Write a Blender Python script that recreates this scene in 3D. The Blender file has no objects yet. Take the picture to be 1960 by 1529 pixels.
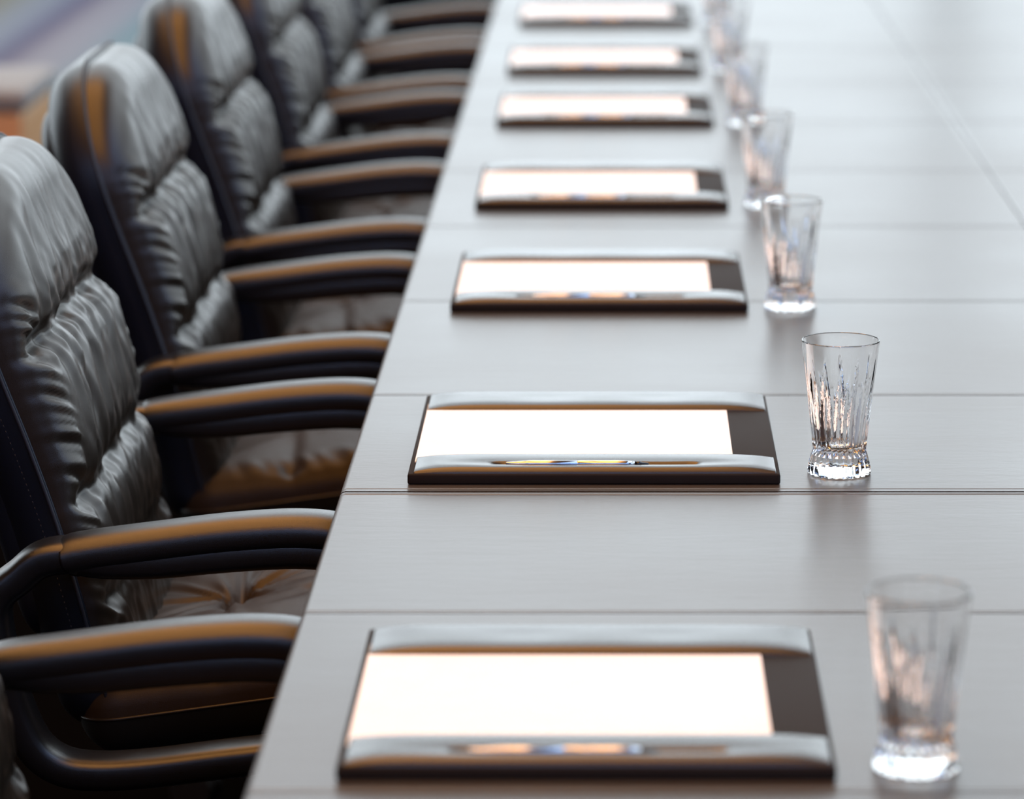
import bpy, bmesh, math, random
import numpy as np
from mathutils import Vector, Matrix

random.seed(7)
rng = np.random.default_rng(11)
sc = bpy.context.scene
COL = sc.collection
TZ = 0.74                       # table top height

# ------------------------------------------------------------------ helpers
def link(o, parent=None):
    COL.objects.link(o)
    if parent is not None:
        o.parent = parent
    return o

def mesh_obj(name, verts, faces, mat, parent=None, smooth=True, mats=None, midx=None):
    me = bpy.data.meshes.new(name)
    me.from_pydata([tuple(map(float, v)) for v in verts], [], [tuple(f) for f in faces])
    if mats:
        for m in mats:
            me.materials.append(m)
        if midx is not None:
            me.polygons.foreach_set('material_index', midx)
    elif mat:
        me.materials.append(mat)
    me.polygons.foreach_set('use_smooth', [smooth] * len(me.polygons))
    me.update()
    return link(bpy.data.objects.new(name, me), parent)

def bm_obj(name, bm, mat, parent=None, smooth=False):
    me = bpy.data.meshes.new(name)
    bmesh.ops.recalc_face_normals(bm, faces=bm.faces)
    bm.to_mesh(me); bm.free()
    me.materials.append(mat)
    me.polygons.foreach_set('use_smooth', [smooth] * len(me.polygons))
    return link(bpy.data.objects.new(name, me), parent)

def add_box(bm, lo, hi, bevel=0.0, seg=2):
    r = bmesh.ops.create_cube(bm, size=1.0)
    vs = r['verts']
    c = [(a + b) / 2 for a, b in zip(lo, hi)]
    s = [b - a for a, b in zip(lo, hi)]
    for v in vs:
        v.co = Vector((c[0] + v.co.x * s[0], c[1] + v.co.y * s[1], c[2] + v.co.z * s[2]))
    if bevel > 0:
        es = list({e for v in vs for e in v.link_edges})
        bmesh.ops.bevel(bm, geom=es, offset=bevel, segments=seg, profile=0.5, affect='EDGES')

def empty(name, loc, label=None, cat=None, group=None):
    o = bpy.data.objects.new(name, None)
    o.empty_display_size = 0.1
    link(o)
    o.location = loc
    tag(o, label, cat, group)
    return o

def tag(o, label=None, cat=None, group=None, kind=None):
    if label: o['label'] = label
    if cat: o['category'] = cat
    if group: o['group'] = group
    if kind: o['kind'] = kind
    return o

def copy_tree(o, parent=None):
    c = o.copy()
    COL.objects.link(c)
    c.parent = parent
    for ch in list(o.children):
        copy_tree(ch, c)
    return c

def catmull(pts, n):
    P = np.array(pts, float)
    P = np.vstack([2 * P[0] - P[1], P, 2 * P[-1] - P[-2]])
    out = []
    for i in range(1, len(P) - 2):
        p0, p1, p2, p3 = P[i - 1], P[i], P[i + 1], P[i + 2]
        for k in range(n):
            t = k / n
            out.append(0.5 * ((2 * p1) + (-p0 + p2) * t + (2 * p0 - 5 * p1 + 4 * p2 - p3) * t * t
                              + (-p0 + 3 * p1 - 3 * p2 + p3) * t ** 3))
    out.append(P[-2])
    return np.array(out)

def sweep(path, sections, closed=False, binormal=(0, 1, 0), cap=True):
    """path: Nx3, sections: list of N arrays (k,2): (along binormal, along normal)"""
    path = np.array(path, float)
    N = len(path)
    B = np.array(binormal, float)
    verts = []; faces = []
    k = len(sections[0])
    for i in range(N):
        if closed:
            T = path[(i + 1) % N] - path[i - 1]
        else:
            T = path[min(i + 1, N - 1)] - path[max(i - 1, 0)]
        T = T / np.linalg.norm(T)
        Nn = np.cross(T, B); Nn /= np.linalg.norm(Nn)
        b = np.cross(Nn, T)
        for (u, w) in sections[i]:
            verts.append(path[i] + b * u + Nn * w)
    rows = N if closed else N - 1
    for i in range(rows):
        a = i * k; c = ((i + 1) % N) * k
        for j in range(k):
            j2 = (j + 1) % k
            faces.append((a + j, a + j2, c + j2, c + j))
    if cap and not closed:
        faces.append(tuple(range(k - 1, -1, -1)))
        faces.append(tuple((N - 1) * k + j for j in range(k)))
    return verts, faces

def superellipse(a, b, n, k=32):
    t = np.linspace(0, 2 * math.pi, k, endpoint=False)
    return np.stack([a * np.sign(np.cos(t)) * np.abs(np.cos(t)) ** (2 / n),
                     b * np.sign(np.sin(t)) * np.abs(np.sin(t)) ** (2 / n)], 1)

def tube(path, r, k=8, closed=False):
    """round tube along any 3-D path"""
    path = np.array(path, float); N = len(path)
    t = np.linspace(0, 2 * math.pi, k, endpoint=False)
    verts = []; faces = []
    up = np.array((0.13, 0.97, 0.21)); up /= np.linalg.norm(up)
    for i in range(N):
        T = (path[(i + 1) % N] - path[i - 1]) if closed else path[min(i + 1, N - 1)] - path[max(i - 1, 0)]
        T = T / np.linalg.norm(T)
        a = np.cross(T, up)
        if np.linalg.norm(a) < 1e-3: a = np.cross(T, (1, 0, 0))
        a /= np.linalg.norm(a); b = np.cross(T, a)
        for q in t:
            verts.append(path[i] + r * (math.cos(q) * a + math.sin(q) * b))
    for i in range(N if closed else N - 1):
        p = i * k; c = ((i + 1) % N) * k
        for j in range(k):
            faces.append((p + j, p + (j + 1) % k, c + (j + 1) % k, c + j))
    if not closed:
        faces.append(tuple(range(k - 1, -1, -1))); faces.append(tuple((N - 1) * k + j for j in range(k)))
    return verts, faces

def grid_faces(nu, nv, flip=False):
    f = []
    for j in range(nv - 1):
        for i in range(nu - 1):
            a = j * nu + i
            q = (a, a + 1, a + nu + 1, a + nu)
            f.append(q[::-1] if flip else q)
    return f

def lathe(profile, k=64):
    """profile: list of (r, z); closed at the axis when r == 0"""
    verts = []; faces = []
    for (r, z) in profile:
        for j in range(k):
            a = 2 * math.pi * j / k
            verts.append((r * math.cos(a), r * math.sin(a), z))
    for i in range(len(profile) - 1):
        for j in range(k):
            faces.append((i * k + j, i * k + (j + 1) % k, (i + 1) * k + (j + 1) % k, (i + 1) * k + j))
    return verts, faces

# ------------------------------------------------------------------ materials
def new_mat(name):
    m = bpy.data.materials.new(name)
    m.use_nodes = True
    nt = m.node_tree
    b = nt.nodes['Principled BSDF']
    return m, nt, b

def N(nt, t, **kw):
    n = nt.nodes.new(t)
    for k, v in kw.items():
        if k in n.inputs: n.inputs[k].default_value = v
        else: setattr(n, k, v)
    return n

def mixcol(nt, fac, a, b):
    m = nt.nodes.new('ShaderNodeMix'); m.data_type = 'RGBA'
    if hasattr(fac, 'links'): nt.links.new(fac, m.inputs[0])
    else: m.inputs[0].default_value = fac
    for i, c in ((6, a), (7, b)):
        if hasattr(c, 'links'): nt.links.new(c, m.inputs[i])
        else: m.inputs[i].default_value = (*c, 1)
    return m.outputs[2]

def leather(name, col, col2, rough, grain=900.0, bump=0.12, spec=0.5, fine=0.0006, scale_vec=None, big=0.0, rvar=0.05):
    m, nt, b = new_mat(name)
    L = nt.links
    tc = N(nt, 'ShaderNodeTexCoord')
    mp = N(nt, 'ShaderNodeMapping')
    L.new(tc.outputs['Object'], mp.inputs[0])
    if scale_vec: mp.inputs['Scale'].default_value = scale_vec
    vo = N(nt, 'ShaderNodeTexVoronoi', Scale=grain); vo.feature = 'DISTANCE_TO_EDGE'
    L.new(mp.outputs[0], vo.inputs['Vector'])
    no = N(nt, 'ShaderNodeTexNoise', Scale=9.0, Detail=5.0)
    L.new(mp.outputs[0], no.inputs['Vector'])
    L.new(mixcol(nt, no.outputs['Fac'], col, col2), b.inputs['Base Color'])
    mr = N(nt, 'ShaderNodeMapRange'); mr.inputs[3].default_value = rough - rvar; mr.inputs[4].default_value = rough + rvar
    L.new(no.outputs['Fac'], mr.inputs[0]); L.new(mr.outputs[0], b.inputs['Roughness'])
    b.inputs['Specular IOR Level'].default_value = spec
    bp = N(nt, 'ShaderNodeBump', Strength=bump, Distance=fine)
    L.new(vo.outputs['Distance'], bp.inputs['Height'])
    L.new(bp.outputs[0], b.inputs['Normal'])
    return m

M_CUSHION = leather('chair_leather', (0.0118, 0.0084, 0.0057), (0.0170, 0.0118, 0.0080), 0.33, 620, 0.18, 0.45)
M_SEAT = leather('seat_leather', (0.019, 0.0115, 0.0062), (0.026, 0.0160, 0.0088), 0.45, 620, 0.22, 0.24)
M_SHELL = leather('chair_shell_leather', (0.0045, 0.0065, 0.0135), (0.006, 0.009, 0.018), 0.36, 700, 0.15, 0.5)
M_STITCH = leather('chair_stitching', (0.004, 0.005, 0.012), (0.006, 0.007, 0.014), 0.6)
M_ARM = leather('armrest_polyurethane', (0.0040, 0.0042, 0.005), (0.006, 0.006, 0.007), 0.30, 1400, 0.30, 0.75, 0.0004)
M_UNDER = leather('chair_underside', (0.004, 0.004, 0.004), (0.006, 0.006, 0.006), 0.55)
M_BOARD = leather('blotter_leatherette', (0.014, 0.010, 0.009), (0.020, 0.015, 0.012), 0.75, 1500, 0.2, 0.12)
M_STRIP = leather('blotter_strip_leather', (0.016, 0.012, 0.010), (0.020, 0.015, 0.012), 0.25, 1800, 0.10, 0.68, 0.0003)

def simple(name, col, rough, metal=0.0, spec=0.5):
    m, nt, b = new_mat(name)
    no = N(nt, 'ShaderNodeTexNoise', Scale=40.0, Detail=3.0)
    tc = N(nt, 'ShaderNodeTexCoord'); nt.links.new(tc.outputs['Object'], no.inputs['Vector'])
    c2 = tuple(min(1, x * 1.08) for x in col)
    nt.links.new(mixcol(nt, no.outputs['Fac'], col, c2), b.inputs['Base Color'])
    b.inputs['Roughness'].default_value = rough
    b.inputs['Metallic'].default_value = metal
    b.inputs['Specular IOR Level'].default_value = spec
    return m

M_PAPER = simple('paper', (0.88, 0.865, 0.86), 0.9, 0, 0.2)
M_CHROME = simple('pen_chrome', (0.46, 0.48, 0.53), 0.16, 1.0)
M_PENBLACK = simple('pen_black', (0.006, 0.006, 0.008), 0.25)
M_SLOT = simple('slot_lining', (0.012, 0.009, 0.006), 0.7)
M_METAL = simple('chair_metal', (0.35, 0.35, 0.36), 0.25, 1.0)

# table leather: long soft hide grain running across the table
def table_leather():
    m, nt, b = new_mat('table_leather')
    L = nt.links
    tc = N(nt, 'ShaderNodeTexCoord')
    mp = N(nt, 'ShaderNodeMapping'); mp.inputs['Scale'].default_value = (9, 42, 9)
    L.new(tc.outputs['Object'], mp.inputs[0])
    n1 = N(nt, 'ShaderNodeTexNoise', Scale=1.0, Detail=6.0, Roughness=0.62, Distortion=0.6)
    L.new(mp.outputs[0], n1.inputs['Vector'])
    mp2 = N(nt, 'ShaderNodeMapping'); mp2.inputs['Scale'].default_value = (2.2, 3.2, 2)
    L.new(tc.outputs['Object'], mp2.inputs[0])
    n2 = N(nt, 'ShaderNodeTexNoise', Scale=1.0, Detail=4.0, Roughness=0.5)
    L.new(mp2.outputs[0], n2.inputs['Vector'])
    mp3 = N(nt, 'ShaderNodeMapping'); mp3.inputs['Scale'].default_value = (90, 330, 90)
    L.new(tc.outputs['Object'], mp3.inputs[0])
    n3 = N(nt, 'ShaderNodeTexNoise', Scale=1.0, Detail=3.0)
    L.new(mp3.outputs[0], n3.inputs['Vector'])
    L.new(mixcol(nt, n2.outputs['Fac'], (0.036, 0.029, 0.023), (0.056, 0.046, 0.037)), b.inputs['Base Color'])
    ad = N(nt, 'ShaderNodeMath', operation='MULTIPLY_ADD'); ad.inputs[1].default_value = 0.45
    L.new(n3.outputs['Fac'], ad.inputs[0]); L.new(n1.outputs['Fac'], ad.inputs[2])
    bp = N(nt, 'ShaderNodeBump', Strength=0.26, Distance=0.0012)
    L.new(ad.outputs[0], bp.inputs['Height'])
    L.new(bp.outputs[0], b.inputs['Normal'])
    mr = N(nt, 'ShaderNodeMapRange'); mr.inputs[3].default_value = 0.27; mr.inputs[4].default_value = 0.36
    L.new(n2.outputs['Fac'], mr.inputs[0]); L.new(mr.outputs[0], b.inputs['Roughness'])
    b.inputs['Specular IOR Level'].default_value = 0.62
    return m
M_TABLE = table_leather()
M_SEAM = simple('table_seam_thread', (0.010, 0.006, 0.004), 1.0, 0, 0.0)
M_TABLEBASE = simple('table_base_wood', (0.035, 0.02, 0.012), 0.5)

def glass_mat():
    m, nt, b = new_mat('crystal_glass')
    b.inputs['Base Color'].default_value = (0.99, 0.985, 0.98, 1)
    b.inputs['Roughness'].default_value = 0.0
    b.inputs['IOR'].default_value = 1.52
    b.inputs['Transmission Weight'].default_value = 1.0
    return m
M_GLASS = glass_mat()

def wood(name, c1, c2, scale=(1, 8, 8), rough=0.45):
    m, nt, b = new_mat(name)
    L = nt.links
    tc = N(nt, 'ShaderNodeTexCoord'); mp = N(nt, 'ShaderNodeMapping')
    mp.inputs['Scale'].default_value = scale
    L.new(tc.outputs['Object'], mp.inputs[0])
    no = N(nt, 'ShaderNodeTexNoise', Scale=2.0, Detail=6.0, Distortion=1.2)
    L.new(mp.outputs[0], no.inputs['Vector'])
    L.new(mixcol(nt, no.outputs['Fac'], c1, c2), b.inputs['Base Color'])
    b.inputs['Roughness'].default_value = rough
    return m
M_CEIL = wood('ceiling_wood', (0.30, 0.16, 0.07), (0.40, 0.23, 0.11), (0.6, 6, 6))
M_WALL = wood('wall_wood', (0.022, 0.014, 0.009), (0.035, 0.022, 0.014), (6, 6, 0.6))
M_BENCHWOOD = wood('bench_wood', (0.66, 0.35, 0.16), (0.74, 0.42, 0.20), (1, 8, 8))
M_BENCHFABRIC = simple('bench_fabric', (0.225, 0.225, 0.22), 0.9)

def carpet():
    m, nt, b = new_mat('carpet')
    L = nt.links
    tc = N(nt, 'ShaderNodeTexCoord'); mp = N(nt, 'ShaderNodeMapping')
    L.new(tc.outputs['Object'], mp.inputs[0])
    sx = N(nt, 'ShaderNodeSeparateXYZ'); L.new(mp.outputs[0], sx.inputs[0])
    a = N(nt, 'ShaderNodeMath', operation='ADD'); a.inputs[1].default_value = 2.62 + 8 * 1.8
    L.new(sx.outputs['X'], a.inputs[0])
    fr = N(nt, 'ShaderNodeMath', operation='PINGPONG'); fr.inputs[1].default_value = 0.9
    L.new(a.outputs[0], fr.inputs[0])
    dv = N(nt, 'ShaderNodeMath', operation='DIVIDE'); dv.inputs[1].default_value = 0.9
    L.new(fr.outputs[0], dv.inputs[0])
    cr = N(nt, 'ShaderNodeValToRGB')
    e = cr.color_ramp.elements
    e[0].position = 0.0; e[0].color = (0.155, 0.135, 0.095, 1)
    e[1].position = 1.0; e[1].color = (0.135, 0.165, 0.155, 1)
    for p, c in ((0.10, (0.155, 0.140, 0.105, 1)), (0.20, (0.165, 0.165, 0.160, 1)), (0.33, (0.150, 0.150, 0.162, 1)), (0.42, (0.088, 0.080, 0.108, 1)), (0.48, (0.105, 0.086, 0.105, 1)),
                 (0.56, (0.190, 0.165, 0.165, 1)), (0.72, (0.190, 0.178, 0.178, 1)), (0.84, (0.125, 0.165, 0.165, 1))):
        q = e.new(p); q.color = c
    L.new(dv.outputs[0], cr.inputs[0])
    L.new(cr.outputs[0], b.inputs['Base Color'])
    b.inputs['Roughness'].default_value = 0.95
    b.inputs['Specular IOR Level'].default_value = 0.1
    return m
M_CARPET = carpet()
M_RUG = simple('rug_pile', (0.0022, 0.0021, 0.0023), 1.0, 0, 0.0)

# ------------------------------------------------------------------ the room
RX0, RX1, RY0, RY1, RH = -8.0, 8.0, -7.0, 18.0, 7.0
bm = bmesh.new(); add_box(bm, (RX0 - .3, RY0 - .3, -0.2), (RX1 + .3, RY1 + .3, 0.0))
tag(bm_obj('floor', bm, M_RUG), 'dark charcoal carpet floor', None, None, 'structure')
bm = bmesh.new()                # timber ceiling with unseen roof-lights, the right-hand one added for cool top light
add_box(bm, (RX0 - .3, RY0 - .3, RH), (2.4, 9.5, RH + .2)); add_box(bm, (RX0 - .3, 9.5, RH), (-6.5, RY1 + .3, RH + .2)); add_box(bm, (-6.5, RY1 - 1, RH), (2.4, RY1 + .3, RH + .2)); add_box(bm, (2.3, 9.5, RH), (2.4, RY1 - 1, RH + .2))
for k in range(1, 5):
    add_box(bm, (-6.5, 9.5 + k * 1.5 - .05, RH), (2.3, 9.5 + k * 1.5 + .05, RH + .2))
add_box(bm, (7.4, RY0 - .3, RH), (RX1 + .3, RY1 + .3, RH + .2))
add_box(bm, (2.4, RY0 - .3, RH), (7.4, RY0 + 1, RH + .2)); add_box(bm, (2.4, RY1 - 1, RH), (7.4, RY1 + .3, RH + .2))
for k in range(1, 8):
    yb = RY0 + 1 + k * (RY1 - RY0 - 2) / 8
    add_box(bm, (2.4, yb - .06, RH), (7.4, yb + .06, RH + .2))
tag(bm_obj('ceiling', bm, M_CEIL), 'warm timber ceiling with an added long roof light', None, None, 'structure')
bm = bmesh.new(); add_box(bm, (-5.2, 7.6, 0.0), (-1.34, 17.4, 0.006), .003)
tag(bm_obj('striped_rug', bm, M_CARPET), 'pale rug with soft violet, pink and teal stripes beyond the chairs', 'rug')
SILL, HEAD = 0.35, 6.6
def glazed_wall(name, label, axis, pos, spans, n, thick=0.25, pier=0.16):
    """a wall with window openings; spans = [(a0, a1, sill, head)] along the wall, sill None = solid"""
    bm = bmesh.new()
    def bx(u0, u1, z0, z1):
        if axis == 'x': add_box(bm, (pos, u0, z0), (pos + thick, u1, z1))
        else: add_box(bm, (u0, pos, z0), (u1, pos + thick, z1))
    for (a0, a1, sill, head) in spans:
        if sill is None:
            bx(a0, a1, 0, RH); continue
        bx(a0, a1, 0, sill); bx(a0, a1, head, RH)
        m = max(1, round((a1 - a0) / n)); st = (a1 - a0) / m
        for i in range(m + 1):
            c = a0 + i * st
            bx(max(a0, c - pier / 2), min(a1, c + pier / 2), sill, head)
    tag(bm_obj(name, bm, M_WALL), label, None, None, 'structure')
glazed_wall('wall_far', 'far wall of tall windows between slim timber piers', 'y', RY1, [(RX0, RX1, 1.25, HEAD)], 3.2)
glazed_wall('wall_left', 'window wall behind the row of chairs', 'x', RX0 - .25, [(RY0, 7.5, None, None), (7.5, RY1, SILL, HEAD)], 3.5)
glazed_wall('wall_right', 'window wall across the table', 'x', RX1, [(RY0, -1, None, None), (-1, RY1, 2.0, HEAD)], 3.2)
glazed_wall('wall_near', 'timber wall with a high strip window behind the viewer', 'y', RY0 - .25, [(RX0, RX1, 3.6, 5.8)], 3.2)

# ------------------------------------------------------------------ the table
TX0, TX1, TY0, TY1 = -0.262, 1.376, 1.9, 10.4
SEAMS = [2.525, 3.015, 3.461, 3.913, 4.479, 5.054, 5.588, 6.149, 6.695, 7.25, 7.80, 8.36, 8.92, 9.5]
table = empty('conference_table', ((TX0 + TX1) / 2, (TY0 + TY1) / 2, 0),
              'long conference table covered in grey-brown stitched leather panels', 'table')
tl = np.array(table.location)

def groove_lines(at, w, d, stitch=None):
    """profile stops around a seam"""
    e = max([abs(q) for q in stitch] + [w]) + .003
    s = [(at - e, 0.0), (at + e, 0.0), (at - w - .0004, 0.0), (at + w + .0004, 0.0), (at - w, 0.0), (at - w * .35, -d * .6), (at, -d), (at + w * .35, -d * .6), (at + w, 0.0)]
    if stitch:
        for q in stitch:
            s += [(at + q - .0009, 0.0), (at + q, -.0007), (at + q + .0009, 0.0)]
    return sorted(s)

def table_top():
    ys = [(TY0, -0.016), (TY0 + .0005, -.004), (TY0 + .002, -.001), (TY0 + .004, 0)]
    for s in SEAMS:
        if abs(s - 3.461) < 1e-6:
            # section joint: two stitched lips either side of the gap
            ys += groove_lines(s, 0.0022, 0.0050, (-0.0125, 0.0115))
        else:
            ys += groove_lines(s, 0.0011, 0.0036, (0.0065,))
    ys += [(TY1 - .004, 0), (TY1 - .002, -.001), (TY1 - .0005, -.004), (TY1, -.016)]
    # intermediate stops so that hide swells between seams
    yy = []
    for (a, da), (b, db) in zip(ys[:-1], ys[1:]):
        yy.append((a, da))
        if b - a > .12:
            n = int((b - a) / .03)
            for k in range(1, n):
                t = k / n
                yy.append((a + (b - a) * t, 0.0))
            # soft swelling next to the seam
    yy.append(ys[-1])
    LS = 0.557
    xs = [(TX0, -.016), (TX0 + .0003, -.006), (TX0 + .0012, -.0028), (TX0 + .003, -.0009), (TX0 + .006, 0), (TX0 + .0065, 0), (TX0 + .008, 0)]
    x = TX0 + .05
    while x < LS - .03: xs.append((x, 0)); x += .05
    xs += groove_lines(LS, 0.0009, 0.0030, (-0.0065, 0.0065))
    x = LS + .05
    while x < TX1 - .03: xs.append((x, 0)); x += .05
    xs += [(TX1 - .006, 0), (TX1 - .002, -.002), (TX1, -.016)]
    V = []
    for (y, dy) in yy:
        for (x, dx) in xs:
            dist = min(abs(y - s) for s in SEAMS)
            swell = 0.0
            V.append((x - tl[0], y - tl[1], TZ + min(dx, dy) + swell))
    nu, nv = len(xs), len(yy)
    F = grid_faces(nu, nv)
    mi = []
    for j in range(nv - 1):
        for i in range(nu - 1):
            dy = (yy[j][1] + yy[j + 1][1]) / 2; dx = (xs[i][1] + xs[i + 1][1]) / 2
            inner_y = dy < -.0004 and TY0 + .01 < yy[j][0] < TY1 - .01
            inner_x = dx < -.0004 and TX0 + .01 < xs[i][0] < TX1 - .01
            mi.append(1 if (inner_y or inner_x) else 0)
    # underside
    b = len(V)
    for (x, y) in ((TX0, TY0), (TX1, TY0), (TX1, TY1), (TX0, TY1)):
        V.append((x - tl[0], y - tl[1], TZ - .016))
    F.append((b + 3, b + 2, b + 1, b)); mi.append(0)
    return mesh_obj('leather_top', V, F, None, table, True, [M_TABLE, M_SEAM], mi)
table_top()
bm = bmesh.new(); add_box(bm, (TX0 + .30 - tl[0], TY0 + .3 - tl[1], TZ - .10), (TX1 - .30 - tl[0], TY1 - .3 - tl[1], TZ - .0165), .004)
bm_obj('apron', bm, M_TABLEBASE, table)
for yb in (2.8, 6.1, 9.4):
    bm = bmesh.new(); add_box(bm, (.30 - tl[0], yb - .25 - tl[1], 0), (.82 - tl[0], yb + .25 - tl[1], TZ - .0995), .01)
    bm_obj('pedestal', bm, M_TABLEBASE, table)

# ------------------------------------------------------------------ place settings
BX0, BX1 = -0.199, 0.156
bxc = (BX0 + BX1) / 2
BD = 0.374
BT = 0.0105

def strip_mesh(name, x0, x1, y0, y1, z, H, slot, parent):
    """padded leather strip; slot = (xs0, xs1, yc, halfwidth) opening for the pen"""
    nx, ny = 180, 46
    ex = lambda q: 0.5 - 0.5 * math.cos(math.pi * q)
    X = [x0 + (x1 - x0) * (0.35 * q + 0.65 * ex(q)) for q in np.linspace(0, 1, nx)]
    Y = [y0 + (y1 - y0) * (0.5 * q + 0.5 * ex(q)) for q in np.linspace(0, 1, ny)]
    V = []; mi = []
    xc, hx = (x0 + x1) / 2, (x1 - x0) / 2
    yc, hy = (y0 + y1) / 2, (y1 - y0) / 2
    dep = np.zeros((ny, nx))
    for j, y in enumerate(Y):
        for i, x in enumerate(X):
            s = abs(x - xc) / hx; t = (y - yc) / hy
            endp = 1 - s ** 10 * .75                      # pulled flat at both ends
            prof = max(0.0, 1 - abs(t) ** 6.0) ** 0.60
            h = H * (0.16 + 0.84 * prof * endp)
            h *= 1 + .05 * math.sin(x * 55 + 1.3) * (1 - abs(t))
            if slot:
                sx0, sx1, sy, sh = slot
                fx = min(1.0, max(0.0, min(x - sx0, sx1 - x) / 0.012))
                fy = min(1.0, max(0.0, (sh - abs(y - sy)) / 0.0016))
                d = min(fx, 1) * fy
                # the lips sink towards the slot
                lip = math.exp(-((y - sy) / (sh * 2.6)) ** 2) * min(1.0, max(0.0, min(x - sx0 + .05, sx1 + .05 - x) / .05))
                h -= H * .22 * lip
                h = h * (1 - d) + 0.0012 * d
                dep[j, i] = d
            edge = (i in (0, nx - 1)) or (j in (0, ny - 1))
            V.append((x, y, z + (0.0 if edge else h)))
    F = grid_faces(nx, ny)
    for j in range(ny - 1):
        for i in range(nx - 1):
            mi.append(1 if dep[j:j + 2, i:i + 2].mean() > .85 else 0)
    return mesh_obj(name, V, F, None, parent, True, [M_STRIP, M_SLOT], mi)

def make_blotter():
    root = empty('desk_blotter', (bxc, 0, TZ))
    bm = bmesh.new(); add_box(bm, (BX0 - bxc, 0, 0.0), (BX1 - bxc, BD, BT), .0022, 3)
    bm_obj('board', bm, M_BOARD, root, True)
    strip_mesh('near_strip', -0.1935 - bxc, 0.1525 - bxc, 0.003, 0.068, BT - .0004, .0075,
               (-0.122 - bxc, 0.081 - bxc, 0.0225, 0.0052), root)['label'] = 'padded leather strip with a pen slot'
    strip_mesh('far_strip', -0.1945 - bxc, 0.1535 - bxc, BD - .082, BD - .002, BT - .0004, .0078, None, root)
    return root

def make_paper():
    # stack of A4 sheets slipped under both strips
    bm = bmesh.new()
    add_box(bm, (-0.1945 - bxc, 0.05, 0), (0.113 - bxc, BD - .05, 0.0011), 0)
    o = bm_obj('paper_sheet', bm, M_PAPER)
    return o

def make_pen():
    root = empty('ballpoint_pen', (0, 0, 0))
    def turned(name, prof, mat):
        v, f = lathe(prof, 28)
        v = [(z, y, x) for (x, y, z) in v]                    # lay along X
        return mesh_obj(name, v, [q[::-1] for q in f], mat, root)
    turned('barrel', [(0, -.0685), (.0016, -.0685), (.0019, -.068), (.0028, -.055), (.0035, -.0475), (.00365, -.047), (.00365, -.001),
                      (.0034, -.0006), (.0034, .0006), (.00365, .001), (.00365, .040), (.0033, .046), (.0027, .0545), (0, .0545)], M_CHROME)
    turned('tip', [(0, .0545), (.0026, .0545), (.0026, .0605), (.0019, .0612), (.0010, .0675), (0, .0685)], M_PENBLACK)
    return root

FRONTS = [2.554, 3.490, 4.405, 5.203, 6.090, 6.814, 7.657]
ORD = ['first', 'second', 'third', 'fourth', 'fifth', 'sixth', 'seventh']
GX = [0.2144, 0.2148, 0.2080, 0.2100, 0.2100, 0.2060, 0.2060]
GY = [2.585, 3.541, 4.433, 5.242, 6.122, 6.880, 7.715]
BDX = [0.0, 0.0, 0.001, 0.001, 0.003, 0.0, 0.0]
WH = ['at the near end of the table, blurred', 'in sharp focus, second along the table', 'third along the table', 'fourth along the table',
      'fifth along the table', 'sixth along the table', 'seventh along, farthest up the table']

# cut crystal tumbler
def make_glass():
    K = 288
    base_prof = [(0.0, 0.0014), (.012, .0012), (.024, .0008), (.0285, .0), (.0302, .0006), (.0309, .0022), (.0306, .005), (.0295, .011),
                 (.0282, .0155), (.0271, .0196), (.0262, .0221), (.0259, .0243)]
    body = [(.0259 + (.0376 - .0259) * (0.80 * q + 0.20 * q ** 1.6), .0243 + (.130 - .0243) * q) for q in np.linspace(0.02, 1, 64)]
    rim = [(.0374, .1308), (.0369, .1311), (.0364, .1308)]
    inner = [(.0362 - (.0362 - .0232) * (0.80 * q + .20 * q ** 1.3), .130 - (.130 - .032) * q) for q in np.linspace(0.02, 1, 30)]
    bot = [(.0224, .0297), (.0205, .0281), (.016, .0269), (.008, .0263), (0.0, .0261)]
    prof = base_prof + body + rim + inner + bot
    no = len(base_prof) + len(body)
    V = []; F = []
    nf = 26
    tops = [.116, .086, .104, .092, .120, .080, .108, .096, .112, .084, .102, .118, .088, .106, .094, .114, .082, .110, .098, .121, .090, .100, .116, .085, .107, .095]
    nfoot = 24
    for i, (r, z) in enumerate(prof):
        for j in range(K):
            a = 2 * math.pi * j / K
            rr = r; dz = 0.0
            if i < no and r > .02:
                if z < .0204:      # foot: upright facets, scalloped lower edge
                    ph = (a / (2 * math.pi) * nfoot) % 1.0
                    tri = abs(ph - .5) * 2
                    fade = min(1, max(0, (.0214 - z) / .004))
                    rr -= .0012 * (1 - tri) * fade
                    if z < .004: rr -= .0004 * (1 - tri)
                    if z < .003: dz += .0007 * (1 - tri) * (1 if r > .027 else 0)
                else:              # flutes: pointed wedge cuts of unequal height
                    g = a / (2 * math.pi) * nf + 0.25 * math.sin(z * 40)
                    kf = int(math.floor(g)) % nf
                    ph = g - math.floor(g)
                    top = tops[kf]
                    u = (z - .0226) / (top - .0226)
                    if u < 1:
                        wdt = (1 - u) ** .55 * .5
                        q = max(0.0, 1 - abs(ph - .5) / max(wdt, 1e-4))
                        dep = .0032 * min(1, (1 - u) * 2.2) * min(1.0, max(0.0, (z - .0203) / .006) + .25)
                        rr -= dep * q
            V.append((rr * math.cos(a), rr * math.sin(a), z + dz))
    n = len(prof)
    for i in range(n - 1):
        for j in range(K):
            F.append((i * K + j, i * K + (j + 1) % K, (i + 1) * K + (j + 1) % K, (i + 1) * K + j))
    o = mesh_obj('drinking_glass', V, F, M_GLASS, None, True)
    me = o.data
    bm = bmesh.new(); bm.from_mesh(me)
    bmesh.ops.remove_doubles(bm, verts=[v for v in bm.verts if abs(v.co.x) < 1e-6 and abs(v.co.y) < 1e-6], dist=1e-6)
    bmesh.ops.recalc_face_normals(bm, faces=bm.faces)
    bm.to_mesh(me); bm.free()
    try: me.set_sharp_from_angle(angle=math.radians(16))
    except Exception: pass
    return o

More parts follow.
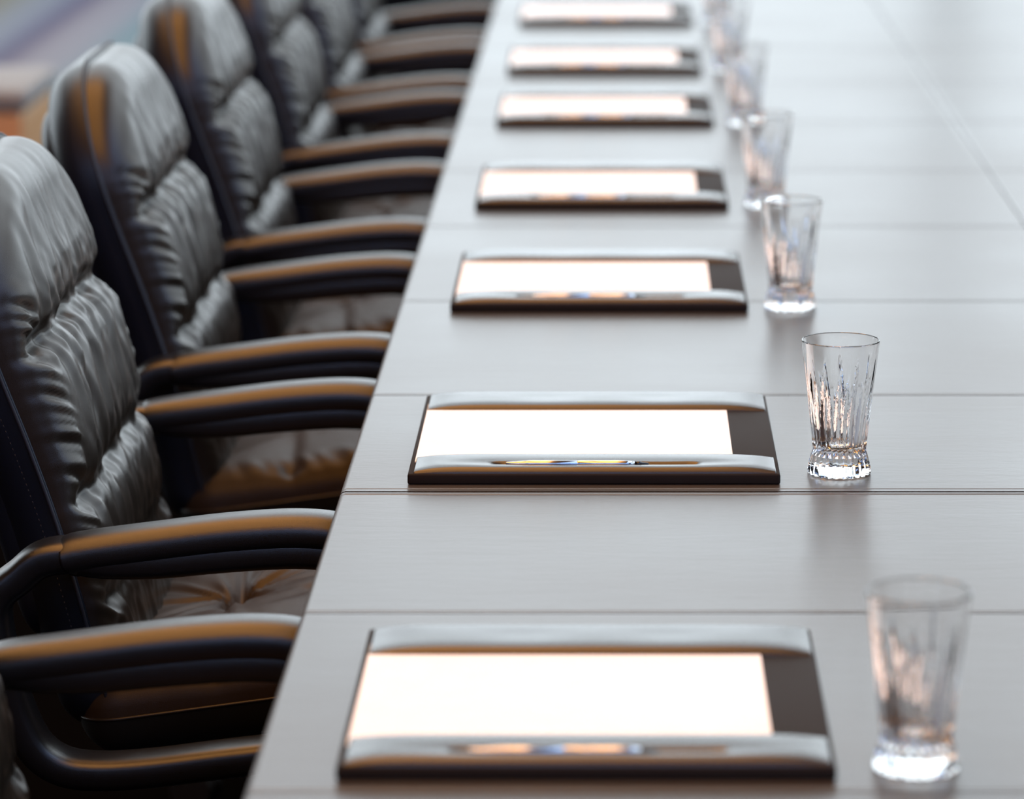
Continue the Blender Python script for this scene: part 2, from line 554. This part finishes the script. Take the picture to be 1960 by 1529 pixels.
b0 = make_blotter(); p0 = make_paper(); n0 = make_pen(); g0 = make_glass()
for i, fy in enumerate(FRONTS):
    b = b0 if i == 0 else copy_tree(b0)
    b.location = (bxc + BDX[i], fy, TZ)
    tag(b, 'dark leather desk blotter with padded end strips, ' + WH[i], 'desk blotter', 'desk blotters down the table')
    p = p0 if i == 0 else copy_tree(p0)
    p.location = (bxc + BDX[i], fy, TZ + BT)
    tag(p, 'white paper tucked in the desk blotter ' + WH[i], 'paper', 'paper sheets in the blotters')
    n = n0 if i == 0 else copy_tree(n0)
    n.location = (-0.0372 + BDX[i] + (0 if i < 2 else [0.004, -.006, .003, -.002, .005][i - 2]), fy + 0.0225, TZ + BT + .0012 + .00375)
    tag(n, 'slim chrome pen in the blotter ' + WH[i], 'pen', 'chrome pens in the blotter slots')
    g = g0 if i == 0 else copy_tree(g0)
    g.location = (GX[i], GY[i], TZ + .0002)
    g.rotation_euler = (0, 0, 0.37 * i)
    tag(g, 'cut crystal tumbler beside the blotter ' + WH[i], 'glass', 'crystal tumblers down the table')

# ------------------------------------------------------------------ the armchairs
CX = -0.30                      # seat centre in the room
def noise_curve(seed, n=7, f0=1.0):
    r = np.random.default_rng(seed)
    fr = f0 * (1.0 + np.arange(n) * 0.62 + r.uniform(-.2, .2, n)); ph = r.uniform(0, 6.28, n)
    am = 1 / (1 + .35 * np.arange(n))
    return lambda x: sum(a * np.sin(f * x + p) for a, f, p in zip(am, fr, ph)) / am.sum() * 2.0

def sdf_round(u, v, hw, v0, v1, rt, rb):
    """distance inside (positive) of a rounded rectangle"""
    vc, hv = (v0 + v1) / 2, (v1 - v0) / 2
    r = np.where(v > vc, rt, rb)
    qx = np.abs(u) - (hw - r); qy = np.abs(v - vc) - (hv - r)
    out = np.sqrt(np.maximum(qx, 0) ** 2 + np.maximum(qy, 0) ** 2) + np.minimum(np.maximum(qx, qy), 0) - r
    return -out

def outline_grid(nu, nv, hw, v0, v1, rt, rb, dense=0.75):
    """grid whose border follows the rounded outline"""
    q = np.linspace(-1, 1, nu); s = (1 - dense) * q + dense * np.sin(q * math.pi / 2)
    q = np.linspace(-1, 1, nv); t = (1 - dense) * q + dense * np.sin(q * math.pi / 2)
    vv = (v0 + v1) / 2 + t * (v1 - v0) / 2
    w = np.full(nv, hw)
    top = vv > v1 - rt; w[top] = hw - rt + np.sqrt(np.maximum(rt ** 2 - (vv[top] - (v1 - rt)) ** 2, 0))
    bt = vv < v0 + rb; w[bt] = hw - rb + np.sqrt(np.maximum(rb ** 2 - ((v0 + rb) - vv[bt]) ** 2, 0))
    U = s[None, :] * w[:, None]; Vv = np.repeat(vv[:, None], nu, 1)
    return U, Vv

def puff(d, R, p=2.3):
    x = np.clip(d / R, 0, 1)
    return (1 - (1 - x) ** p) ** (1 / p)

# --- back: curved seam plane between shell and cushion (chair-local x, z)
BACK = catmull([(-0.485 - CX, .44), (-0.505 - CX, .52), (-0.524 - CX, .60), (-0.545 - CX, .68), (-0.571 - CX, .76),
                (-0.600 - CX, .84), (-0.629 - CX, .93), (-0.652 - CX, 1.03)], 24)
_seg = np.r_[0, np.cumsum(np.linalg.norm(np.diff(BACK, axis=0), axis=1))]
BL = _seg[-1]
def v_of_z(z): return np.interp(z, BACK[:, 1], _seg)
def back_frame(v):
    x = np.interp(v, _seg, BACK[:, 0]); z = np.interp(v, _seg, BACK[:, 1])
    e = .02
    tx = np.interp(v + e, _seg, BACK[:, 0]) - np.interp(v - e, _seg, BACK[:, 0])
    tz = np.interp(v + e, _seg, BACK[:, 1]) - np.interp(v - e, _seg, BACK[:, 1])
    l = np.sqrt(tx ** 2 + tz ** 2); tx /= l; tz /= l
    return x, z, tz, -tx           # position, forward normal (nx, nz)

def to_back(U, V, W):
    x, z, nx, nz = back_frame(V)
    return np.stack([x + nx * W, U, z + nz * W], -1).reshape(-1, 3)

HW = 0.245
V0, V1 = 0.03, v_of_z(1.014)
VC = [v_of_z(.849) , v_of_z(.701), v_of_z(.60)]        # the tufted creases

def fan_wrinkles(U, V, creases, tufts, amp, length, seed, limit):
    """gathers that fan out of the tufts on either side of every crease"""
    H = np.zeros_like(U)
    for ci, vc in enumerate(creases):
        for sgn in (-1, 1):
            if (ci, sgn) in limit: continue
            dv = sgn * (V - vc)
            on = np.clip(dv / .012, 0, 1)
            for ti, ut in enumerate(tufts):
                f1 = noise_curve(seed + ci * 17 + ti * 5 + (sgn > 0), 4, 11.0)
                phi = (U - ut) / (.075 + np.maximum(dv, 0) * .62)
                wgt = np.exp(-((U - ut) / (.105 + np.maximum(dv, 0) * .25)) ** 2)
                L = length * (0.75 + .45 * np.sin(phi * 3.1 + ci + ti))
                H += amp * on * wgt * f1(phi) * np.exp(-(np.maximum(dv, 0) / L) ** 1.3)
    return H

def make_back_cushion(parent):
    nu, nv = 170, 230
    U, V = outline_grid(nu, nv, HW, V0, V1, .15, .05)
    D = sdf_round(U, V, HW, V0, V1, .15, .05)
    W = .046 * puff(D, .052)
    # broad crown across
    W += .012 * np.clip(D / .12, 0, 1)
    # pillows between the creases
    inn = np.clip(D / .03, 0, 1)
    for vc, dp in zip(VC, (1.0, 1.0, .8)):
        bow = .010 * (U / HW) ** 2                         # crease bows a little
        dv = V - vc + bow
        tuft = sum(np.exp(-((U - ut) / .035) ** 2) for ut in (-.205, -.07, .07, .205))
        W -= dp * inn * (.008 * np.exp(-(dv / .030) ** 2) + (.0045 + .0125 * tuft) * np.exp(-(dv / .012) ** 2))
    fade = np.clip(D / .045, 0.0, 1)
    W += fade * fan_wrinkles(U, V, VC, (-.19, -.065, .065, .19), .0024, .14, 3, ())
    # fine gathers running the full height of each pillow
    gf = noise_curve(91, 3, 80.0)
    gf2 = noise_curve(92, 3, 74.0)
    edge_near = np.exp(-((np.abs(U) - .12) / .13) ** 2)
    top = np.clip((V - VC[0]) / .2, 0, 1)
    W += .0011 * fade * (gf(U + .05 * (V - VC[0])) * (1 - .75 * top)) * np.where(V > VC[0], 1, 0.0)
    W += .0013 * fade * gf2(U - .10 * (V - VC[1])) * np.where(V <= VC[0], 1, 0) * edge_near
    # ruffles where the cover is gathered along the side seams
    rf = noise_curve(45, 5, 130.0)
    side = np.exp(-((D - .022) / .018) ** 2) * np.clip((VC[0] + .07 - V) / .05, 0, 1)
    W += .0034 * side * rf(V + .55 * (HW - np.abs(U)) + .003 * np.sin(V * 60))
    zz = np.interp(V, _seg, BACK[:, 1])
    W *= 0.62 + 0.38 * np.clip((zz - .62) / .19, 0, 1)      # thinner towards the seat
    W = np.where(D < 1e-6, 0.0, np.maximum(W, 0.0))
    pts = to_back(U, V, W)
    return mesh_obj('back_cushion', pts, grid_faces(nu, nv), M_CUSHION, parent)

def shell_half(name, T, R, parent, mat, off=0.0, grow=.004, v0=None, v1=None, nu=60, nv=90, hw=None, rt=.15, p=2.3):
    hw = (hw or HW) + grow; v0 = (V0 if v0 is None else v0) - grow; v1 = (V1 if v1 is None else v1) + grow
    U, V = outline_grid(nu, nv, hw, v0, v1, rt + grow, .05)
    D = sdf_round(U, V, hw, v0, v1, rt + grow, .05)
    W = off + T * puff(D, R, p)
    W2 = np.full_like(W, off + .002)
    pts = np.vstack([to_back(U, V, -W), to_back(U, V, -W2 + .004)])
    n = nu * nv
    F = grid_faces(nu, nv, True) + [tuple(q + n for q in f) for f in grid_faces(nu, nv)]
    ring = [i for i in range(nu)] + [(j + 1) * nu - 1 for j in range(1, nv)] + [(nv - 1) * nu + i for i in range(nu - 2, -1, -1)] + [j * nu for j in range(nv - 2, 0, -1)]
    m = len(ring)
    for k in range(m):
        a, b = ring[k], ring[(k + 1) % m]
        F.append((a, b, b + n, a + n))
    return mesh_obj(name, pts, F, mat, parent)

def back_ring(inset, w, m=220):
    """points along the outline of the back at depth w"""
    hw, rt, rb = HW + .004 - inset, .15 + .004 - inset, .05
    v0, v1 = V0 - .004 + inset, V1 + .004 - inset
    P = []
    def arc(cx, cy, r, a0, a1, n):
        for q in np.linspace(a0, a1, n): P.append((cx + r * math.cos(q), cy + r * math.sin(q)))
    arc(hw - rb, v0 + rb, rb, -math.pi / 2, 0, 12); 
    for q in np.linspace(0, 1, 60)[1:-1]: P.append((hw, v0 + rb + (v1 - rt - v0 - rb) * q))
    arc(hw - rt, v1 - rt, rt, 0, math.pi / 2, 20)
    for q in np.linspace(0, 1, 24)[1:-1]: P.append((hw - rt - (2 * hw - 2 * rt) * q, v1))
    arc(-hw + rt, v1 - rt, rt, math.pi / 2, math.pi, 20)
    for q in np.linspace(0, 1, 60)[1:-1]: P.append((-hw, v1 - rt - (v1 - rt - v0 - rb) * q))
    arc(-hw + rb, v0 + rb, rb, math.pi, 1.5 * math.pi, 12)
    P = np.array(P)
    return to_back(P[:, 0], P[:, 1], np.full(len(P), w))

# --- seat: tilted plane
TILT = 0.140
def seat_pt(a, u, w):
    """a = room x, u = across, w = up"""
    l = math.hypot(1, TILT)
    x = a - TILT / l * w; z = .499 + (a + .404) * TILT + w / l
    return np.stack([x - CX, u, z], -1).reshape(-1, 3)
SA0, SA1, SHW = -0.535, -0.06, 0.258

def make_seat_cushion(parent):
    nu, nv = 170, 190
    U, A = outline_grid(nu, nv, SHW, SA0, SA1, .07, .05)
    D = sdf_round(U, A, SHW, SA0, SA1, .07, .05)
    W = .042 * puff(D, .055, 2.4) + .018 * np.clip(D / .15, 0, 1)
    inn = np.clip(D / .02, 0.25, 1)
    for ac, dp in ((-.392, 1.0), (-.215, 1.0)):
        dv = A - ac
        tuft = np.exp(-(U / .030) ** 2)
        pinch = np.exp(-((np.abs(U) - .235) / .016) ** 2)
        W -= dp * inn * ((.004) * np.exp(-(dv / .035) ** 2) + (.0035 + .016 * tuft + .005 * pinch) * np.exp(-(dv / .011) ** 2))
        W -= .013 * np.exp(-((U / .07) ** 2 + (dv / .06) ** 2))
        # folds radiating from the centre tuft
        ang = np.arctan2(U, dv); rad = np.hypot(U, dv)
        f = noise_curve(int(500 - ac * 100), 5, 7.0)
        W += .0042 * np.clip(rad / .02, 0, 1) * np.exp(-(rad / .105) ** 1.6) * f(ang) * np.clip(D / .05, 0, 1)
    # gathers along the rear crease of the seat edge
    rf = noise_curve(77, 5, 95.0)
    W += .0020 * np.exp(-((D - .03) / .018) ** 2) * rf(A + .4 * (SHW - np.abs(U))) * np.clip((A + .47) / .05, 0, 1)
    W = np.where(D < 1e-6, 0.0, np.maximum(W, 0.0))
    return mesh_obj('seat_cushion', seat_pt(A, U, W), grid_faces(nu, nv), M_SEAT, parent)

def make_seat_pan(parent):
    nu, nv = 44, 50
    U, A = outline_grid(nu, nv, SHW + .001, SA0 - .001, SA1 + .001, .07, .05)
    D = sdf_round(U, A, SHW + .001, SA0 - .001, SA1 + .001, .07, .05)
    W = -.050 * puff(D, .05, 2.0) - .0005
    top = np.full_like(W, .004) * np.clip(D / .01, 0, 1)
    n = nu * nv
    pts = np.vstack([seat_pt(A, U, W), seat_pt(A, U, top)])
    F = grid_faces(nu, nv, True) + [tuple(q + n for q in f) for f in grid_faces(nu, nv)]
    return mesh_obj('seat_pan', pts, F, M_UNDER, parent)

# --- arms
PAD = [(-.531, .6670), (-.50, .6725), (-.44, .6805), (-.38, .6880), (-.33, .6920), (-.298, .6925), (-.272, .6900), (-.245, .6820), (-.222, .6665), (-.206, .645)]
LOOP = [(-.572, .648), (-.552, .6640), (-.525, .6690), (-.49, .6645), (-.44, .6645), (-.38, .6700), (-.33, .6735), (-.298, .674), (-.272, .6715), (-.248, .6640), (-.228, .650), (-.212, .632),
        (-.199, .60), (-.191, .565), (-.188, .54), (-.192, .512), (-.210, .492), (-.245, .481), (-.30, .4745), (-.38, .4650), (-.45, .4560), (-.50, .4530),
        (-.535, .4575), (-.560, .4745), (-.576, .505), (-.588, .545), (-.596, .585), (-.598, .615), (-.589, .634)]
def make_arm(parent, sgn):
    P = np.array(LOOP)
    # closed loop through all points
    Q = np.vstack([P[-1], P, P[0], P[1]])
    pts = []
    for i in range(1, len(Q) - 2):
        p0, p1, p2, p3 = Q[i - 1], Q[i], Q[i + 1], Q[i + 2]
        for k in range(5):
            t = k / 5
            pts.append(0.5 * (2 * p1 + (-p0 + p2) * t + (2 * p0 - 5 * p1 + 4 * p2 - p3) * t * t + (-p0 + 3 * p1 - 3 * p2 + p3) * t ** 3))
    pts = np.array(pts)
    path = np.stack([pts[:, 0] - CX, np.zeros(len(pts)), pts[:, 1]], 1)
    secs = [superellipse(.0262, .0165, 3.6, 32)] * len(path)
    v, f = sweep(path, secs, closed=True)
    fr = mesh_obj('arm_frame', v, f, M_ARM, parent)
    # upholstered pad on top of the loop
    T = catmull([(x - CX, 0, z) for x, z in PAD], 14)
    n = len(T); secs = []
    s = np.r_[0, np.cumsum(np.linalg.norm(np.diff(T, axis=0), axis=1))]
    for i in range(n):
        e = min(1.0, s[i] / .016); e2 = min(1.0, (s[-1] - s[i]) / .012)
        k = (1 - (1 - max(e, .0)) ** 2.4) ** (1 / 2.4) * .30 + .70
        k2 = (1 - (1 - max(e2, .0)) ** 2.4) ** (1 / 2.4) * .4 + .6
        sec = superellipse(.0285 * min(k + .15, 1) * k2, .0200 * k * k2, 2.5, 48)
        # flatter crown, fuller shoulders: the top is gently crowned
        sec = sec.copy()
        # rear end slopes back underneath
        secs.append(sec)
    # sweep's section normal points down for a forward path: flip so that the crown is up
    secs = [q * np.array([1, -1]) for q in secs]
    v, f = sweep(T, secs)
    # undercut of the rear end
    v = np.array(v)
    lo = (v[:, 0] < -.47 - CX)
    v[lo, 0] += np.clip((.664 - v[lo, 2]) * .55, 0, .02) * np.clip((-.495 - CX - v[lo, 0]) / .03, 0, 1)
    pad = mesh_obj('arm_pad', v, f, M_ARM, fr)
    # fine parting seam between pad and frame
    fr.location = (0, sgn * .29, 0)
    return fr

def make_chair():
    root = empty('office_armchair', (CX, 0, 0))
    make_back_cushion(root)
    sh = shell_half('back_shell', .056, .048, root, M_SHELL, 0.0, .003)
    # upper cap seam and the stitched line that follows the edge
    v, f = tube(back_ring(-.0002, -.001), .0021, 8, True)
    mesh_obj('piping', v, f, M_STITCH, sh)
    ring = back_ring(.0035, -.0165)
    V = []; F = []
    for k in range(0, len(ring) - 1):
        a, b = ring[k], ring[k + 1]
        n = max(1, int(np.linalg.norm(b - a) / .0048))
        for q in range(n):
            p = a + (b - a) * ((q + .15) / n); p2 = a + (b - a) * ((q + .8) / n)
            vv, ff = tube([p, p2], .0009, 5)
            o = len(V); V += list(vv); F += [tuple(i + o for i in t) for t in ff]
    mesh_obj('stitching', V, F, M_STITCH, sh)
    shell_half('rear_panel', .024, .03, root, M_SHELL, .046, -.016, V0 + .08, V1 - .025, 40, 60, HW - .0, .13)
    make_seat_cushion(root)
    make_seat_pan(root)
    v, f = None, None
    U = []
    hw, r = SHW + .001, .06
    for (cx_, cy_, a0) in ((SA1 - .07, hw - .07, 0), (SA0 + .05, hw - .05, math.pi / 2), (SA0 + .05, -hw + .05, math.pi), (SA1 - .07, -hw + .07, 1.5 * math.pi)):
        rr = .07 if cx_ > -.3 else .05
        for q in np.linspace(a0, a0 + math.pi / 2, 10): U.append((cx_ + rr * math.cos(q), cy_ + rr * math.sin(q)))
    U = np.array(U)
    U2 = []
    for k in range(len(U)):
        a, b = U[k], U[(k + 1) % len(U)]
        m = max(1, int(np.linalg.norm(b - a) / .03))
        for q in range(m): U2.append(a + (b - a) * q / m)
    U2 = np.array(U2)
    v, f = tube(seat_pt(U2[:, 0], U2[:, 1], np.zeros(len(U2))), .0018, 7, True)
    mesh_obj('seat_piping', v, f, M_CUSHION, root)
    make_arm(root, -1); make_arm(root, 1)
    # gas column, five-star base and castors under the seat
    v, f = lathe([(0, .075), (.032, .075), (.032, .11), (.026, .115), (.026, .30), (.018, .302), (.018, .425), (.07, .430), (.10, .455), (0, .458)], 32)
    v = [(x + .01, y, z) for x, y, z in v]
    mesh_obj('gas_column', v, f, M_UNDER, root)
    V = []; F = []
    for k in range(5):
        a = 2 * math.pi * k / 5 + .3
        d = np.array((math.cos(a), math.sin(a), 0)); o3 = np.array((.01, 0, 0))
        path = np.array([o3 + d * .02 + (0, 0, .105), o3 + d * .12 + (0, 0, .10), o3 + d * .22 + (0, 0, .085), o3 + d * .29 + (0, 0, .072)])
        secs = [superellipse(w, h, 3, 16) for w, h in ((.024, .018), (.022, .016), (.018, .013), (.014, .011))]
        vv, ff = sweep(path, secs, binormal=tuple(np.cross((0, 0, 1), d)))
        o = len(V); V += list(vv); F += [tuple(i + o for i in t) for t in ff]
    mesh_obj('star_base', V, F, M_UNDER, root)
    for k in range(5):
        a = 2 * math.pi * k / 5 + .3
        c = (.01 + .285 * math.cos(a), .285 * math.sin(a))
        bm = bmesh.new()
        for s in (-1, 1):
            mt = Matrix.Translation((c[0] - math.sin(a) * .013 * s, c[1] + math.cos(a) * .013 * s, .030)) @ Matrix.Rotation(a, 4, 'Z') @ Matrix.Rotation(math.pi / 2, 4, 'X')
            bmesh.ops.create_cone(bm, cap_ends=True, segments=24, radius1=.030, radius2=.030, depth=.016, matrix=mt)
        bmesh.ops.create_cone(bm, cap_ends=True, segments=12, radius1=.008, radius2=.008, depth=.05, matrix=Matrix.Translation((c[0], c[1], .048)))
        bm_obj('castor', bm, M_UNDER, root)
    return root

CY = [2.82, 3.82, 4.706, 5.592, 6.514, 7.336, 8.14]
CHL = ['black padded armchair cut off by the frame at the near end of the row',
       'black padded armchair in sharp focus, second from the near end of the row',
       'black padded armchair with rounded leather top, third from the near end of the row',
       'black padded armchair with blurred creased back, fourth from the near end of the row',
       'black padded armchair, top out of view, fifth from the near end of the row',
       'black padded armchair, strongly blurred, sixth from the near end of the row',
       'black padded armchair, strongly blurred, last one seen at the far end of the row']
c0 = make_chair()
for i, y in enumerate(CY):
    c = c0 if i == 0 else copy_tree(c0)
    c.location = (CX - (.004 if i == 0 else 0), y, 0)
    tag(c, CHL[i], 'chair', 'black armchairs along the table')

for ch in bpy.data.objects['office_armchair.001'].children:
    if ch.name.startswith('arm_frame'):
        ch.location.y *= 1.10          # arms set one notch wider on this chair

# ------------------------------------------------------------------ the bench in the blurred distance
bench = empty('upholstered_bench', (-2.15, 8.805, 0.006), 'low timber bench with a pale cushion behind the row of chairs', 'bench')
bm = bmesh.new(); add_box(bm, (-.80, -.255, .44), (.80, .255, .493), .018, 4)
bm_obj('bench_cushion', bm, M_BENCHFABRIC, bench, True)
bm = bmesh.new(); add_box(bm, (-.79, -.245, .10), (.79, .245, .44), .01)
bm_obj('bench_body', bm, M_BENCHWOOD, bench)
for sx in (-1, 1):
    for sy in (-1, 1):
        bm = bmesh.new(); add_box(bm, (sx * .72 - .03, sy * .22 - .03, 0), (sx * .72 + .03, sy * .22 + .03, .10), .004)
        bm_obj('leg', bm, M_BENCHWOOD, bench)

# ------------------------------------------------------------------ light
w = bpy.data.worlds.new('sky'); sc.world = w
w.use_nodes = True
bg = w.node_tree.nodes['Background']
# overcast sky: bright and white up the room, bluer behind the viewer
wt = w.node_tree
wtc = wt.nodes.new('ShaderNodeTexCoord'); wsx = wt.nodes.new('ShaderNodeSeparateXYZ')
wt.links.new(wtc.outputs['Generated'], wsx.inputs[0])
wmr = wt.nodes.new('ShaderNodeMapRange'); wmr.interpolation_type = 'SMOOTHSTEP'
wmr.inputs[1].default_value = -0.75; wmr.inputs[2].default_value = 0.25
wt.links.new(wsx.outputs['Y'], wmr.inputs[0])
wmx = wt.nodes.new('ShaderNodeMix'); wmx.data_type = 'RGBA'
wmx.inputs[6].default_value = (0.38, 0.60, 1.10, 1); wmx.inputs[7].default_value = (0.86, 0.965, 1.035, 1)
wt.links.new(wmr.outputs[0], wmx.inputs[0])
wt.links.new(wmx.outputs[2], bg.inputs['Color'])
bg.inputs['Strength'].default_value = 3.0

def lamp(x, y, sx, sy, power, col=(1.0, 0.62, 0.30)):
    l = bpy.data.lights.new('ceiling_lamp', 'AREA')
    l.shape = 'RECTANGLE'; l.size = sx; l.size_y = sy
    l.energy = power; l.color = col
    o = bpy.data.objects.new('ceiling_lamp', l)
    link(o); o.location = (x, y, RH - .06)
    return o
for y in (-3.6, -1.2, 1.2, 3.6, 6.0, 7.7):
    for x in (-2.7, -.6):
        lamp(x, y, 1.9, 2.1 if y < 7 else 1.2, 66 if y < 7 else 38, (1.0, 0.45, 0.13))

# ------------------------------------------------------------------ camera
cam = bpy.data.cameras.new('camera')
co = bpy.data.objects.new('camera', cam); link(co)
FPX = 7200.0
cam.sensor_fit = 'HORIZONTAL'; cam.sensor_width = 36.0
cam.lens = FPX / 1960 * 36
cam.shift_x = -(1180 - 980) / 1960
th = math.radians(11.650024)
co.location = (0, 0, 1.5425)
co.rotation_euler = (math.pi / 2 - th, 0, 0)
cam.clip_start = .05; cam.clip_end = 200
cam.dof.use_dof = True
cam.dof.focus_distance = 3.60
cam.dof.aperture_fstop = 4.6
cam.dof.aperture_blades = 0
sc.camera = co

sc.view_settings.view_transform = 'Standard'
sc.view_settings.look = 'None'
sc.view_settings.exposure = 0.0
sc.view_settings.gamma = 1.0
sc.view_settings.use_curve_mapping = False
sc.cycles.use_denoising = True
sc.cycles.max_bounces = 12
sc.cycles.transmission_bounces = 12
